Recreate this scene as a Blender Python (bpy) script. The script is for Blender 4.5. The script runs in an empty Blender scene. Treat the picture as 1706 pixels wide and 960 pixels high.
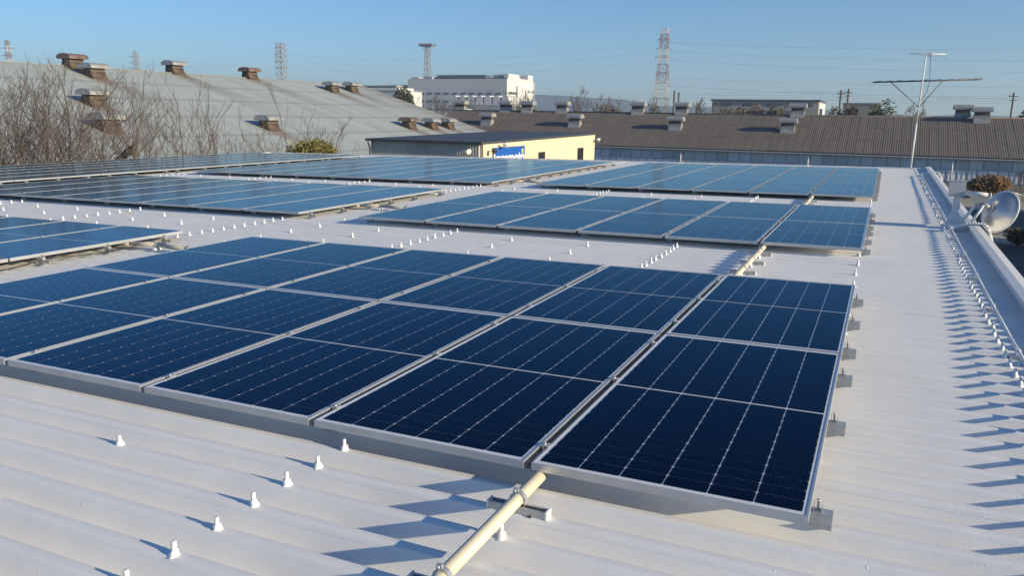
import bpy, math, random
import numpy as np
from mathutils import Matrix, Vector

# ------------------------------------------------------------------ camera, sky, sun, exposure
scene = bpy.context.scene
C = scene.collection
# world: Z up, ground far below, the white roof falls about one degree towards -X
RW = ((0.9070881, 0.4206323, 0.0161170), (0.1041564, -0.1871854, -0.9767871), (-0.4078513, 0.8877106, -0.2136052))
CAM = Vector((0.11552522, -2.90354677, 1.55241069))
ROOF = Matrix(((0.9998846, -0.0000224, -0.0151904, 0), (-0.0000224, 0.9999957, -0.0029489, 0), (0.0151904, 0.0029489, 0.9998803, 0), (0, 0, 0, 1)))
cam = bpy.data.cameras.new('camera')
co = bpy.data.objects.new('camera', cam); C.objects.link(co)
m = Matrix.Identity(4)
for i in range(3):
    m[i][0] = RW[0][i]; m[i][1] = -RW[1][i]; m[i][2] = -RW[2][i]; m[i][3] = CAM[i]
co.matrix_world = m
cam.sensor_width = 36.0; cam.lens = 1326.13 / 1706 * 36.0
cam.clip_start = 0.05; cam.clip_end = 12000
scene.camera = co

SUN_EL, SUN_AZ = math.radians(16.0), math.radians(-6.0)      # azimuth from +X towards +Y
SD = Vector((math.cos(SUN_EL) * math.cos(SUN_AZ), math.cos(SUN_EL) * math.sin(SUN_AZ), math.sin(SUN_EL)))
w = bpy.data.worlds.new('World'); scene.world = w; w.use_nodes = True
nt = w.node_tree
sky = nt.nodes.new('ShaderNodeTexSky'); sky.sky_type = 'NISHITA'; sky.sun_disc = False
sky.sun_elevation = SUN_EL; sky.sun_rotation = math.pi / 2 - SUN_AZ
sky.altitude = 50; sky.air_density = 1.0; sky.dust_density = 0.05; sky.ozone_density = 6.5
bg = nt.nodes['Background']; bg.inputs['Strength'].default_value = 0.097
nt.links.new(sky.outputs['Color'], bg.inputs['Color'])
sl = bpy.data.lights.new('sun', 'SUN'); sl.energy = 5.0; sl.angle = math.radians(0.53); sl.color = (1.0, 0.845, 0.59)
so = bpy.data.objects.new('sun', sl); C.objects.link(so)
so.rotation_euler = SD.to_track_quat('Z', 'Y').to_euler()
scene.view_settings.view_transform = 'Standard'; scene.view_settings.look = 'None'
scene.view_settings.exposure = 0.58; scene.view_settings.gamma = 1.0
scene.view_settings.use_curve_mapping = False

rng = random.Random(7)
GZ = -7.45                                                   # ground level

# ------------------------------------------------------------------ helpers
MATS = {}
def mat(name, col, rough=.5, metal=0., spec=.5, var=.0, scale=3., bump=0., bscale=60., obvar=0., col2=None, stretch=(1, 1, 1), detail=4.):
    """Principled material with noise colour variation, per-object variation and fine bump."""
    if name in MATS: return MATS[name]
    M_ = bpy.data.materials.new(name); M_.use_nodes = True; t = M_.node_tree; p = t.nodes['Principled BSDF']
    p.inputs['Roughness'].default_value = rough; p.inputs['Metallic'].default_value = metal
    p.inputs['Specular IOR Level'].default_value = spec
    p.inputs['Base Color'].default_value = (*col, 1)
    L = t.links.new
    tc = t.nodes.new('ShaderNodeTexCoord'); mp = t.nodes.new('ShaderNodeMapping'); mp.inputs['Scale'].default_value = stretch
    L(tc.outputs['Object'], mp.inputs['Vector'])
    out = None
    if var or col2:
        n = t.nodes.new('ShaderNodeTexNoise'); n.inputs['Scale'].default_value = scale; n.inputs['Detail'].default_value = detail
        L(mp.outputs['Vector'], n.inputs['Vector'])
        r = t.nodes.new('ShaderNodeValToRGB'); r.color_ramp.elements[0].position = .3; r.color_ramp.elements[1].position = .7
        a = tuple(c * (1 - var) for c in col); b = col2 if col2 else tuple(min(1, c * (1 + var)) for c in col)
        r.color_ramp.elements[0].color = (*a, 1); r.color_ramp.elements[1].color = (*b, 1)
        L(n.outputs['Fac'], r.inputs['Fac']); out = r.outputs['Color']
    if obvar:
        oi = t.nodes.new('ShaderNodeObjectInfo'); mr = t.nodes.new('ShaderNodeMapRange')
        mr.inputs['To Min'].default_value = 1 - obvar; mr.inputs['To Max'].default_value = 1 + obvar
        L(oi.outputs['Random'], mr.inputs['Value'])
        hv = t.nodes.new('ShaderNodeHueSaturation'); hv.inputs['Color'].default_value = (*col, 1)
        if out: L(out, hv.inputs['Color'])
        L(mr.outputs['Result'], hv.inputs['Value']); out = hv.outputs['Color']
    if out: L(out, p.inputs['Base Color'])
    if bump:
        n2 = t.nodes.new('ShaderNodeTexNoise'); n2.inputs['Scale'].default_value = bscale; n2.inputs['Detail'].default_value = 3
        L(mp.outputs['Vector'], n2.inputs['Vector'])
        b = t.nodes.new('ShaderNodeBump'); b.inputs['Strength'].default_value = bump; b.inputs['Distance'].default_value = .01
        L(n2.outputs['Fac'], b.inputs['Height']); L(b.outputs['Normal'], p.inputs['Normal'])
    MATS[name] = M_
    return M_

class MB:
    def __init__(s): s.v = []; s.f = []; s.sm = []
    def add(s, vs, fs, smooth=False):
        o = len(s.v); s.v += [tuple(v) for v in vs]; s.f += [tuple(i + o for i in f) for f in fs]; s.sm += [smooth] * len(fs); return s
    def box(s, x0, x1, y0, y1, z0, z1):
        vs = [(x, y, z) for z in (z0, z1) for y in (y0, y1) for x in (x0, x1)]
        return s.add(vs, [(0, 2, 3, 1), (4, 5, 7, 6), (0, 1, 5, 4), (1, 3, 7, 5), (3, 2, 6, 7), (2, 0, 4, 6)])
    def tube(s, p0, p1, r0, r1=None, n=8, caps=True, smooth=True):
        r1 = r0 if r1 is None else r1
        a = Vector(p0); b = Vector(p1); d = (b - a).normalized()
        u = d.orthogonal().normalized(); v = d.cross(u)
        vs = []
        for q, r in ((a, r0), (b, r1)):
            for i in range(n):
                t = 2 * math.pi * i / n; vs.append(q + (u * math.cos(t) + v * math.sin(t)) * r)
        s.add(vs, [(i, (i + 1) % n, n + (i + 1) % n, n + i) for i in range(n)], smooth)
        if caps:
            o = len(s.v) - 2 * n
            s.f += [tuple(o + i for i in reversed(range(n))), tuple(o + n + i for i in range(n))]; s.sm += [False, False]
        return s
    def path(s, pts, r, n=8):
        for a, b in zip(pts[:-1], pts[1:]): s.tube(a, b, r, r, n)
        return s
    def lathe(s, prof, n=12, c=(0, 0, 0), jit=0, smooth=True):
        vs = []
        for r, z in prof:
            for i in range(n):
                t = 2 * math.pi * i / n; q = r * (1 + rng.uniform(-jit, jit)); vs.append((c[0] + q * math.cos(t), c[1] + q * math.sin(t), c[2] + z))
        k = len(prof); fs = [(j * n + i, j * n + (i + 1) % n, (j + 1) * n + (i + 1) % n, (j + 1) * n + i) for j in range(k - 1) for i in range(n)]
        fs.append(tuple(range((k - 1) * n, k * n)))
        return s.add(vs, fs, smooth)
    def prism(s, poly, ax, a0, a1, smooth=False):
        """extrude a 2D polygon along axis ax ('x','y','z')"""
        def P(p, a): return {'x': (a, p[0], p[1]), 'y': (p[0], a, p[1]), 'z': (p[0], p[1], a)}[ax]
        n = len(poly)
        return s.add([P(p, a0) for p in poly] + [P(p, a1) for p in poly],
                     [(i, (i + 1) % n, n + (i + 1) % n, n + i) for i in range(n)] + [tuple(reversed(range(n))), tuple(range(n, 2 * n))])
    def mesh(s, name, material=None):
        me = bpy.data.meshes.new(name); me.from_pydata(s.v, [], s.f)
        me.polygons.foreach_set('use_smooth', s.sm)
        if material: me.materials.append(material)
        me.update()
        return me
    def build(s, name, material, parent=None): return ob(name, s.mesh(name, material), parent)

def ob(name, me, parent=None, loc=None):
    o = bpy.data.objects.new(name, me); C.objects.link(o)
    if parent is not None: o.parent = parent
    if loc is not None: o.location = loc
    return o
def tag(o, label=None, cat=None, group=None, kind=None):
    if label: o['label'] = label
    if cat: o['category'] = cat
    if group: o['group'] = group
    if kind: o['kind'] = kind
    return o
def thing(name, label, cat, loc=(0, 0, 0), group=None, roof=False, rz=0.):
    """an Empty at the thing's base; roof=True means loc is given along the (slightly sloping) roof"""
    o = ob(name, None); T = Matrix.Translation(loc) @ Matrix.Rotation(rz, 4, 'Z')
    o.empty_display_size = .1
    o.matrix_world = ROOF @ T if roof else T
    return tag(o, label, cat, group)
ORD = ['first', 'second', 'third', 'fourth', 'fifth', 'sixth', 'seventh', 'eighth', 'ninth', 'tenth']

# ------------------------------------------------------------------ materials
def roof_paint():
    M_ = bpy.data.materials.new('roof_paint'); M_.use_nodes = True; t = M_.node_tree; p = t.nodes['Principled BSDF']; L = t.links.new
    p.inputs['Roughness'].default_value = .55; p.inputs['Specular IOR Level'].default_value = .3
    tc = t.nodes.new('ShaderNodeTexCoord')
    n1 = t.nodes.new('ShaderNodeTexNoise'); n1.inputs['Scale'].default_value = .9; n1.inputs['Detail'].default_value = 5
    oi = t.nodes.new('ShaderNodeObjectInfo'); va = t.nodes.new('ShaderNodeVectorMath'); va.operation = 'ADD'
    L(tc.outputs['Object'], va.inputs[0]); L(oi.outputs['Location'], va.inputs[1])
    V = va.outputs['Vector']
    L(V, n1.inputs['Vector'])
    r = t.nodes.new('ShaderNodeValToRGB'); r.color_ramp.elements[0].position = .25; r.color_ramp.elements[1].position = .75
    r.color_ramp.elements[0].color = (.75, .75, .74, 1); r.color_ramp.elements[1].color = (.82, .82, .81, 1)
    L(n1.outputs['Fac'], r.inputs['Fac'])
    # dust streaks along the fall of the sheets
    mp = t.nodes.new('ShaderNodeMapping'); mp.inputs['Scale'].default_value = (1.2, 22, 22); L(V, mp.inputs['Vector'])
    n3 = t.nodes.new('ShaderNodeTexNoise'); n3.inputs['Scale'].default_value = 1.0; n3.inputs['Detail'].default_value = 3; L(mp.outputs['Vector'], n3.inputs['Vector'])
    mr = t.nodes.new('ShaderNodeMapRange'); mr.inputs['From Min'].default_value = .56; mr.inputs['From Max'].default_value = .78; mr.inputs['To Max'].default_value = .22
    L(n3.outputs['Fac'], mr.inputs['Value'])
    mx = t.nodes.new('ShaderNodeMix'); mx.data_type = 'RGBA'; L(mr.outputs['Result'], mx.inputs[0]); L(r.outputs['Color'], mx.inputs[6]); mx.inputs[7].default_value = (.64, .62, .58, 1)
    L(mx.outputs[2], p.inputs['Base Color'])
    # roller-paint orange peel plus scattered drips and grit
    n2 = t.nodes.new('ShaderNodeTexNoise'); n2.inputs['Scale'].default_value = 90; n2.inputs['Detail'].default_value = 3; L(V, n2.inputs['Vector'])
    b1 = t.nodes.new('ShaderNodeBump'); b1.inputs['Strength'].default_value = .13; b1.inputs['Distance'].default_value = .004; L(n2.outputs['Fac'], b1.inputs['Height'])
    vo = t.nodes.new('ShaderNodeTexVoronoi'); vo.inputs['Scale'].default_value = 11; L(V, vo.inputs['Vector'])
    m2 = t.nodes.new('ShaderNodeMapRange'); m2.inputs['From Min'].default_value = .0; m2.inputs['From Max'].default_value = .055; m2.inputs['To Min'].default_value = 1; m2.inputs['To Max'].default_value = 0
    L(vo.outputs['Distance'], m2.inputs['Value'])
    b2 = t.nodes.new('ShaderNodeBump'); b2.inputs['Strength'].default_value = .8; b2.inputs['Distance'].default_value = .003; L(m2.outputs['Result'], b2.inputs['Height']); L(b1.outputs['Normal'], b2.inputs['Normal'])
    n4 = t.nodes.new('ShaderNodeTexNoise'); n4.inputs['Scale'].default_value = 2.2; n4.inputs['Detail'].default_value = 2; L(V, n4.inputs['Vector'])
    b3 = t.nodes.new('ShaderNodeBump'); b3.inputs['Strength'].default_value = .25; b3.inputs['Distance'].default_value = .02; L(n4.outputs['Fac'], b3.inputs['Height']); L(b2.outputs['Normal'], b3.inputs['Normal'])
    L(b3.outputs['Normal'], p.inputs['Normal'])
    return M_
ROOFP = roof_paint()
PAINT = mat('white_paint', (.74, .74, .72), .5, bump=.1, bscale=120)
ALU = mat('aluminium', (.54, .55, .56), .38, .6, var=.06, scale=8, bump=.02)
GALV = mat('galvanised_steel', (.50, .51, .52), .42, .6, var=.15, scale=25)
CREAM = mat('cream_conduit', (.66, .60, .46), .38, var=.05, scale=6)
DARKM = mat('dark_metal', (.09, .09, .095), .5, .4)
PLAST = mat('white_plastic', (.78, .78, .76), .35)
CABLE = mat('black_cable', (.02, .02, .02), .5)
STRIP = mat('parapet_flashing', (.62, .63, .64), .5, var=.1, scale=3, bump=.05)

GLASS_R = .12
def glaze(M_):
    """anti-reflection coated cover glass: blue-tinted gloss over the printed or silicon layer"""
    t = M_.node_tree; p = t.nodes['Principled BSDF']; p.inputs['Specular IOR Level'].default_value = 0; p.inputs['Roughness'].default_value = .6
    g = t.nodes.new('ShaderNodeBsdfGlossy'); lw = t.nodes.new('ShaderNodeLayerWeight'); lw.inputs['Blend'].default_value = .5; cr_ = t.nodes.new('ShaderNodeValToRGB'); e_ = cr_.color_ramp.elements   # coating shifts from blue to neutral at grazing angles
    e_[0].position = .72; e_[0].color = (.36, .74, 1, 1); e_[1].position = .96; e_[1].color = (.70, .89, 1, 1); t.links.new(lw.outputs['Facing'], cr_.inputs['Fac']); t.links.new(cr_.outputs['Color'], g.inputs['Color']); g.inputs['Roughness'].default_value = GLASS_R
    f = t.nodes.new('ShaderNodeFresnel'); f.inputs['IOR'].default_value = 1.18
    m_ = t.nodes.new('ShaderNodeMixShader'); t.links.new(f.outputs[0], m_.inputs[0]); t.links.new(p.outputs[0], m_.inputs[1]); t.links.new(g.outputs[0], m_.inputs[2])
    t.links.new(m_.outputs[0], t.nodes['Material Output'].inputs['Surface'])
def cell_mat():
    M_ = bpy.data.materials.new('silicon_cell'); M_.use_nodes = True; t = M_.node_tree; p = t.nodes['Principled BSDF']; L = t.links.new
    p.inputs['Roughness'].default_value = GLASS_R; p.inputs['IOR'].default_value = 1.16
    p.inputs['Specular Tint'].default_value = (.72, .87, 1, 1)
    tc = t.nodes.new('ShaderNodeTexCoord'); sx = t.nodes.new('ShaderNodeSeparateXYZ'); L(tc.outputs['Object'], sx.inputs[0])
    md = t.nodes.new('ShaderNodeMath'); md.operation = 'PINGPONG'; L(sx.outputs['X'], md.inputs[0]); md.inputs[1].default_value = .0097
    cp = t.nodes.new('ShaderNodeMath'); cp.operation = 'LESS_THAN'; L(md.outputs[0], cp.inputs[0]); cp.inputs[1].default_value = .0006
    oi = t.nodes.new('ShaderNodeObjectInfo')
    r = t.nodes.new('ShaderNodeValToRGB'); r.color_ramp.elements[0].color = (.0008, .0021, .012, 1); r.color_ramp.elements[1].color = (.0011, .0028, .016, 1)
    L(oi.outputs['Random'], r.inputs['Fac'])
    mx = t.nodes.new('ShaderNodeMix'); mx.data_type = 'RGBA'; L(cp.outputs[0], mx.inputs[0]); L(r.outputs['Color'], mx.inputs[6]); mx.inputs[7].default_value = (.010, .013, .022, 1)
    L(mx.outputs[2], p.inputs['Base Color'])
    return M_
CELL = cell_mat()
BACK = mat('white_backsheet', (.66, .68, .71), GLASS_R)
glaze(BACK); glaze(CELL)

PW, PL = 1.113, 2.278                 # module size
CP, RP, MID = .178, .0915, .014       # cell pitch across, along, gap at the middle of the module
def far_cells():
    """laminate of modules too far off to build single cells: the same cell grid as flat print"""
    M_ = bpy.data.materials.new('laminate_cells'); M_.use_nodes = True; t = M_.node_tree; p = t.nodes['Principled BSDF']; L = t.links.new
    p.inputs['Roughness'].default_value = GLASS_R; p.inputs['IOR'].default_value = 1.16
    p.inputs['Specular Tint'].default_value = (.72, .87, 1, 1)
    tc = t.nodes.new('ShaderNodeTexCoord'); sx = t.nodes.new('ShaderNodeSeparateXYZ'); L(tc.outputs['Object'], sx.inputs[0])
    def line(src, half, width):
        q = t.nodes.new('ShaderNodeMath'); q.operation = 'PINGPONG'; L(src, q.inputs[0]); q.inputs[1].default_value = half
        c = t.nodes.new('ShaderNodeMath'); c.operation = 'LESS_THAN'; L(q.outputs[0], c.inputs[0]); c.inputs[1].default_value = width; return c.outputs[0]
    a = line(sx.outputs['X'], CP / 2, .00175)
    ab = t.nodes.new('ShaderNodeMath'); ab.operation = 'ABSOLUTE'; L(sx.outputs['Y'], ab.inputs[0])
    mc = t.nodes.new('ShaderNodeMath'); mc.operation = 'LESS_THAN'; L(ab.outputs[0], mc.inputs[0]); mc.inputs[1].default_value = MID / 2
    mm = t.nodes.new('ShaderNodeMath'); mm.operation = 'MAXIMUM'; L(a, mm.inputs[0]); L(mc.outputs[0], mm.inputs[1])
    mx = t.nodes.new('ShaderNodeMix'); mx.data_type = 'RGBA'; L(mm.outputs[0], mx.inputs[0]); mx.inputs[6].default_value = (.0012, .0050, .032, 1); mx.inputs[7].default_value = (.55, .57, .60, 1)
    L(mx.outputs[2], p.inputs['Base Color'])
    return M_
FARC = far_cells(); glaze(FARC)

# ------------------------------------------------------------------ ground and yard
ground = tag(MB().add([(-6000, -3000, GZ), (6000, -3000, GZ), (6000, 7000, GZ), (-6000, 7000, GZ)], [(0, 1, 2, 3)]).build('ground', mat('ground_soil', (.10, .09, .07), .95, var=.35, scale=.02)), kind='structure')
tag(MB().box(-40, 70, -30, 118, GZ - .5, GZ + .004).build('yard', mat('yard_asphalt', (.045, .045, .047), .9, var=.25, scale=.15)), kind='structure')
tag(MB().box(5, 70, 71.5, 90.0, GZ - .5, GZ + .012).build('road', mat('road_asphalt', (.06, .06, .06), .9, var=.2, scale=.3)), kind='structure')
tag(MB().box(5, 70, 66.5, 71.2, GZ - .5, GZ + .13).build('pavement', mat('pavement_concrete', (.34, .31, .26), .9, var=.15, scale=.5)), kind='structure')
tag(MB().box(5, 70, 73.0, 73.25, GZ, GZ + .016).build('road_marking', mat('road_paint', (.7, .7, .68), .7)), kind='structure')
tag(MB().box(4, 70, 92, 117, GZ - .5, GZ + .10).build('forecourt', mat('forecourt_concrete', (.30, .27, .22), .9, var=.18, scale=.4)), kind='structure')

# ------------------------------------------------------------------ the white roofed building we stand on
PITCH, Y0, X_END, X_L, Y_B, Y_F = .204, -.01, 1.06, -24.6, 25.0, -5.0
bld = thing('building', 'white painted metal roofed building carrying the solar panel arrays', 'building', (0, 0, 0), roof=True)
MB().box(X_L + .1, 1.38, Y_F, Y_B - .1, -7.9, -.30).build('wall', mat('own_wall', (.55, .54, .50), .8, var=.06, scale=.6), bld)
roof = MB().box(X_L, X_END, Y_F, Y_B, -.29, -.16).build('roof', mat('roof_deck', (.4, .4, .4), .8), bld)
def sheet_mesh(seed):
    r = np.random.RandomState(seed)
    prof = [(-.0345, -.0195), (-.0335, -.0170), (-.0245, -.0015), (-.0225, .0018), (-.0195, .0025), (.0195, .0025), (.0225, .0015), (.030, -.0125), (.050, -.046), (.070, -.079), (.076, -.086), (.084, -.090),
            (.120, -.090), (.128, -.086), (.134, -.079), (.154, -.046), (.174, -.0125), (.1815, -.0005), (.1835, 0), (.206, 0)]
    n = 46; xs = np.linspace(X_L, X_END, n); vs = []
    a = np.cumsum(r.randn(n)) * .00035; a -= np.linspace(a[0], a[-1], n); b = r.randn(n) * .0007
    for i, x in enumerate(xs):
        for j, (y, z) in enumerate(prof):
            wv = b[i] if 8 <= j <= 15 else 0
            vs.append((x, y + (a[i] if j > 6 else 0) * .5, z + wv))
    k = len(prof); fs = [(i * k + j, (i + 1) * k + j, (i + 1) * k + j + 1, i * k + j + 1) for i in range(n - 1) for j in range(k - 1)]
    mb = MB(); mb.add(vs, fs, True)
    return mb.mesh('roof_sheet', ROOFP)
SH = [sheet_mesh(s) for s in range(6)]
KS = range(-24, 123)
for k in KS:
    o = ob('roof_sheet', SH[rng.randrange(6)], roof, (0, Y0 + k * PITCH, rng.uniform(-.0012, .0012)))
# raised verge on the far and left sides
vg = MB().box(X_L - .06, X_END + .40, Y_B, Y_B + .12, -.35, .03).build('verge', PAINT, bld)
MB().box(X_L - .14, X_L - .02, Y_F, Y_B, -.35, .03).build('verge', PAINT, bld)
# flashing strip and parapet on the sunny side
par = MB().box(1.31, 1.42, Y_F, Y_B - .002, -.9, .045).build('parapet', PAINT, bld)
MB().prism([(1.285, .045), (1.285, .066), (1.36, .074), (1.435, .066), (1.435, .015), (1.421, .015), (1.421, .046)], 'y', Y_F, Y_B + .16).build('coping', PAINT, par)
NSTR = 8
for i in range(NSTR):                                       # lengths of flashing, lapped
    ya = Y_F + (Y_B - Y_F) * i / NSTR; yb = Y_F + (Y_B - Y_F) * (i + 1) / NSTR
    MB().prism([(1.062, -.12), (1.062, -.030 + .002 * (i % 2)), (1.309, -.022 + .002 * (i % 2)), (1.309, -.12)], 'y', ya, yb - .003).build('flashing', STRIP, par)
# closure pieces at the open sheet ends
# bolts through the sheet ridges, thickly painted
def bolt_mesh(seed):
    global rng
    keep = rng; rng = random.Random(seed)
    mb = MB(); mb.lathe([(.024, -.004), (.019, .006), (.0165, .012), (.0155, .021), (.0095, .024), (.0088, .034), (.0085, .052), (.0055, .055)], 8, jit=.22)
    rng = keep
    return mb.mesh('bolt', mat('bolt_paint', (.76, .76, .75), .5, bump=.2, bscale=200))
BM = [bolt_mesh(s) for s in range(4)]
X0S = [0., 6.80, 13.50]
ARR = [  # key, x of the right edge, columns, y of the front edge, rows, cells built?, description
    ('A', 0.0, 6, 0.0, 2, True, 'the array at the pipe end'),
    ('B', 0.0, 6, 6.80, 2, True, 'the middle array facing the dish'),
    ('C', 0.0, 6, 13.50, 4, False, 'the array below the antenna'),
    ('D', -8.02, 4, 0.0, 2, False, 'the array with the loose cable'),
    ('E', -8.02, 8, 6.85, 2, False, 'the wide two row array'),
    ('F', -7.95, 8, 13.45, 4, False, 'the array below the yellow wall'),
    ('G', -18.15, 5, 6.8, 7, False, 'the array along the bare trees'),
]
COLP = 1.149; ROWP = PL + .02
def under_panel(x, y):
    for key, xr, nc, yf, nr, *_ in ARR:
        if xr - nc * COLP - .02 < x < xr - .03 and yf + .03 < y < yf + nr * ROWP - .1: return True
    return False
bolts = []
for i in range(-1, 25):
    x = -.03 - 1.025 * i                                     # i=-1 is the row along the parapet
    full = (i + 1) % 3 == 0
    for k in KS:
        if full or k % 3 == 1:
            y = Y0 + k * PITCH
            if y < -2.2 or y > Y_B - .2 or x < X_L + .2 or under_panel(x, y): continue
            bolts.append((x + rng.uniform(-.008, .008) - (.02 if i == -1 else 0), y + rng.uniform(-.004, .004)))
def inview(x, y):                                            # in front of the camera and inside its field
    p = ROOF @ Vector((x, y, 0)); q = Matrix(RW) @ (p - CAM); return q.z > .3 and abs(q.x / q.z) < .68 and abs(q.y / q.z) < .40
bolts = [b for b in bolts if inview(*b)]
bolts.sort(key=lambda b: (b[0]) ** 2 + (b[1] + 2.9) ** 2)
for x, y in bolts[:290]:
    o = ob('bolt', BM[rng.randrange(4)], roof, (x, y, .003)); o.rotation_euler.z = rng.uniform(0, 6); o.scale.z = rng.uniform(.85, 1.1)
mb = MB()
for x, y in bolts[290:]:
    mb.lathe([(.022, 0), (.016, .012), (.0155, .021), (.009, .024), (.0075, .055)], 6, (x, y, .003))
tag(mb.build('bolt', BM[0].materials[0], roof), kind='stuff')

# ------------------------------------------------------------------ solar modules
ZT = .12; FH = .035                                          # top of the frames above the ridges, frame height
def frame_mesh():
    mb = MB(); hx, hy, lw = PW / 2, PL / 2, .0095; lb = .0055
    def ring(o, i, z): return None
    for x0, x1, y0, y1 in ((-hx, hx, -hy, -hy + lb), (-hx, hx, hy - lb, hy), (-hx, -hx + lw, -hy + lb, hy - lb), (hx - lw, hx, -hy + lb, hy - lb)):
        mb.box(x0, x1, y0, y1, 0, FH)
    # return flange at the bottom
    mb.box(-hx + lw, -hx + .03, -hy + lw, hy - lw, .0005, .0025); mb.box(hx - .03, hx - lw, -hy + lw, hy - lw, .0005, .0025)
    return mb.mesh('frame', ALU)
FRAME = frame_mesh()
def lam_mesh(m_):
    mb = MB(); hx, hy = PW / 2 - .0094, PL / 2 - .0054
    mb.box(-hx, hx, -hy, hy, FH - .0065, FH - .0022); return mb.mesh('laminate', m_)
LAM_N, LAM_F = lam_mesh(BACK), lam_mesh(FARC)
def cell_mesh():
    a, b, c = (CP - .0046) / 2, (RP - .0022) / 2, .0055
    pts = [(-a + c, -b), (a - c, -b), (a, -b + c), (a, b - c), (a - c, b), (-a + c, b), (-a, b - c), (-a, -b + c)]
    n = 8; mb = MB()
    mb.add([(x, y, .0009) for x, y in pts] + [(x, y, 0) for x, y in pts], [tuple(range(n))] + [(i, n + i, n + (i + 1) % n, (i + 1) % n) for i in range(n)])
    return mb.mesh('cell', CELL)
CELLM = cell_mesh()
CXY = [((i - 2.5) * CP, s * (MID / 2 + (j + .5) * RP)) for i in range(6) for s in (-1, 1) for j in range(12)]
RAIL_OFF = (.27, 1.12, 2.0)
CLAMP = MB().box(-.022, .022, -.02, .02, FH + .0008, FH + .0045).box(-.006, .006, -.02, .02, .0, FH + .0008).lathe([(.0065, FH + .0045), (.0065, FH + .011)], 6).mesh('clamp', GALV)
def foot_mesh():
    mb = MB()   # folded sheet foot on the ridge, open channel along X
    mb.box(-.05, .043, -.030, -.027, .001, .052).box(-.05, .043, .027, .030, .001, .052).box(-.05, .043, -.027, .027, .049, .052).box(-.05, .043, -.046, -.030, .001, .004)
    return mb.mesh('foot', GALV)
FOOT = foot_mesh()
ENDC = MB().box(-.016, .016, -.016, .016, 0, .004).box(-.016, -.013, -.016, .016, .004, .036).box(.013, .016, -.016, .016, .004, .024).lathe([(.005, .004), (.005, .042), (.0085, .042), (.0085, .050)], 6).mesh('end_clamp', GALV)
for key, xr, nc, yf, nr, near, desc in ARR:
    for c in range(nc):
        for r in range(nr):
            cx = xr - c * COLP - PW / 2; cy = yf + r * ROWP + PL / 2
            if key == 'D' and r == 0 and c > 1: continue      # wholly outside the view
            rowname = {2: ['front', 'back']}.get(nr, [ORD[i] for i in range(nr)])[r]
            p = thing('solar_panel', 'solar panel in %s row, %s column from parapet, of %s' % (rowname, ORD[c], desc), 'solar panel',
                      (cx, cy, ZT - FH), 'solar panels on the white roof', roof=True)
            ob('frame', FRAME, p)
            lam = ob('laminate', LAM_N if near else LAM_F, p)
            if near:
                for x, y in CXY: ob('cell', CELLM, lam, (x, y, FH - .0022))
    # rails under the modules, with feet on the ridges
    xl = xr - nc * COLP + (COLP - PW)
    for r in range(nr):
        for q in RAIL_OFF:
            y = yf + r * ROWP + q; k = round((y - Y0) / PITCH); y = Y0 + k * PITCH
            rl = thing('mounting_rail', 'metal rail under %s row, %s rail back, of %s' % ({2: ['front', 'back']}.get(nr, [ORD[i] for i in range(nr)])[r], ORD[RAIL_OFF.index(q)], desc),
                       'mounting rail', ((xl + xr) / 2, y, .003), 'rails under the solar panels', roof=True)
            hw = (xr - xl) / 2
            MB().box(-hw + .03, hw - .02, -.02, .02, .053, .0815).build('rail', GALV, rl)
            f = ob('foot', FOOT, rl, (hw + .035, 0, 0)); e = ob('end_clamp', ENDC, f, (-.012, .0, .052))
            for c in range(1, nc):
                ob('foot', FOOT, rl, (hw - c * COLP + .02, 0, 0))
                cl = ob('clamp', CLAMP, rl, (hw - c * COLP + (COLP - PW) / 2, 0, ZT - FH - .003))
            ob('foot', FOOT, rl, (-hw - .02, 0, 0))

# ------------------------------------------------------------------ conduits on the roof
PX, PZ, PR = -1.075, .056, .027
pipe = thing('conduit_pipe', 'thick cream plastic conduit pipe running between solar panel columns on short struts', 'pipe', (PX, -2.4, 0), roof=True)
L0 = -2.4
def pt(y, dz=0): return (rng.uniform(-.003, .003), y - L0, PZ + dz)
mb = MB(); ys = [-2.4, -1.35, -.86, .4, 4.4, 4.95, 5.6, 6.4, 7.2, 11.5, 12.3, 13.2, 14.]
pts = [pt(y, .004 * math.sin(y * 5)) for y in ys]
for a, b in zip(pts[:-1], pts[1:]): mb.tube(a, b, PR, PR, 16)
mb.build('pipe', CREAM, pipe)
for y in (-1.35, -.86, 4.95, 5.6, 6.4, 12.3):                  # couplings
    MB().tube((0, y - L0 - .045, PZ), (0, y - L0 + .045, PZ), PR + .0035, PR + .0035, 16).build('coupling', CREAM, pipe)
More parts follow.
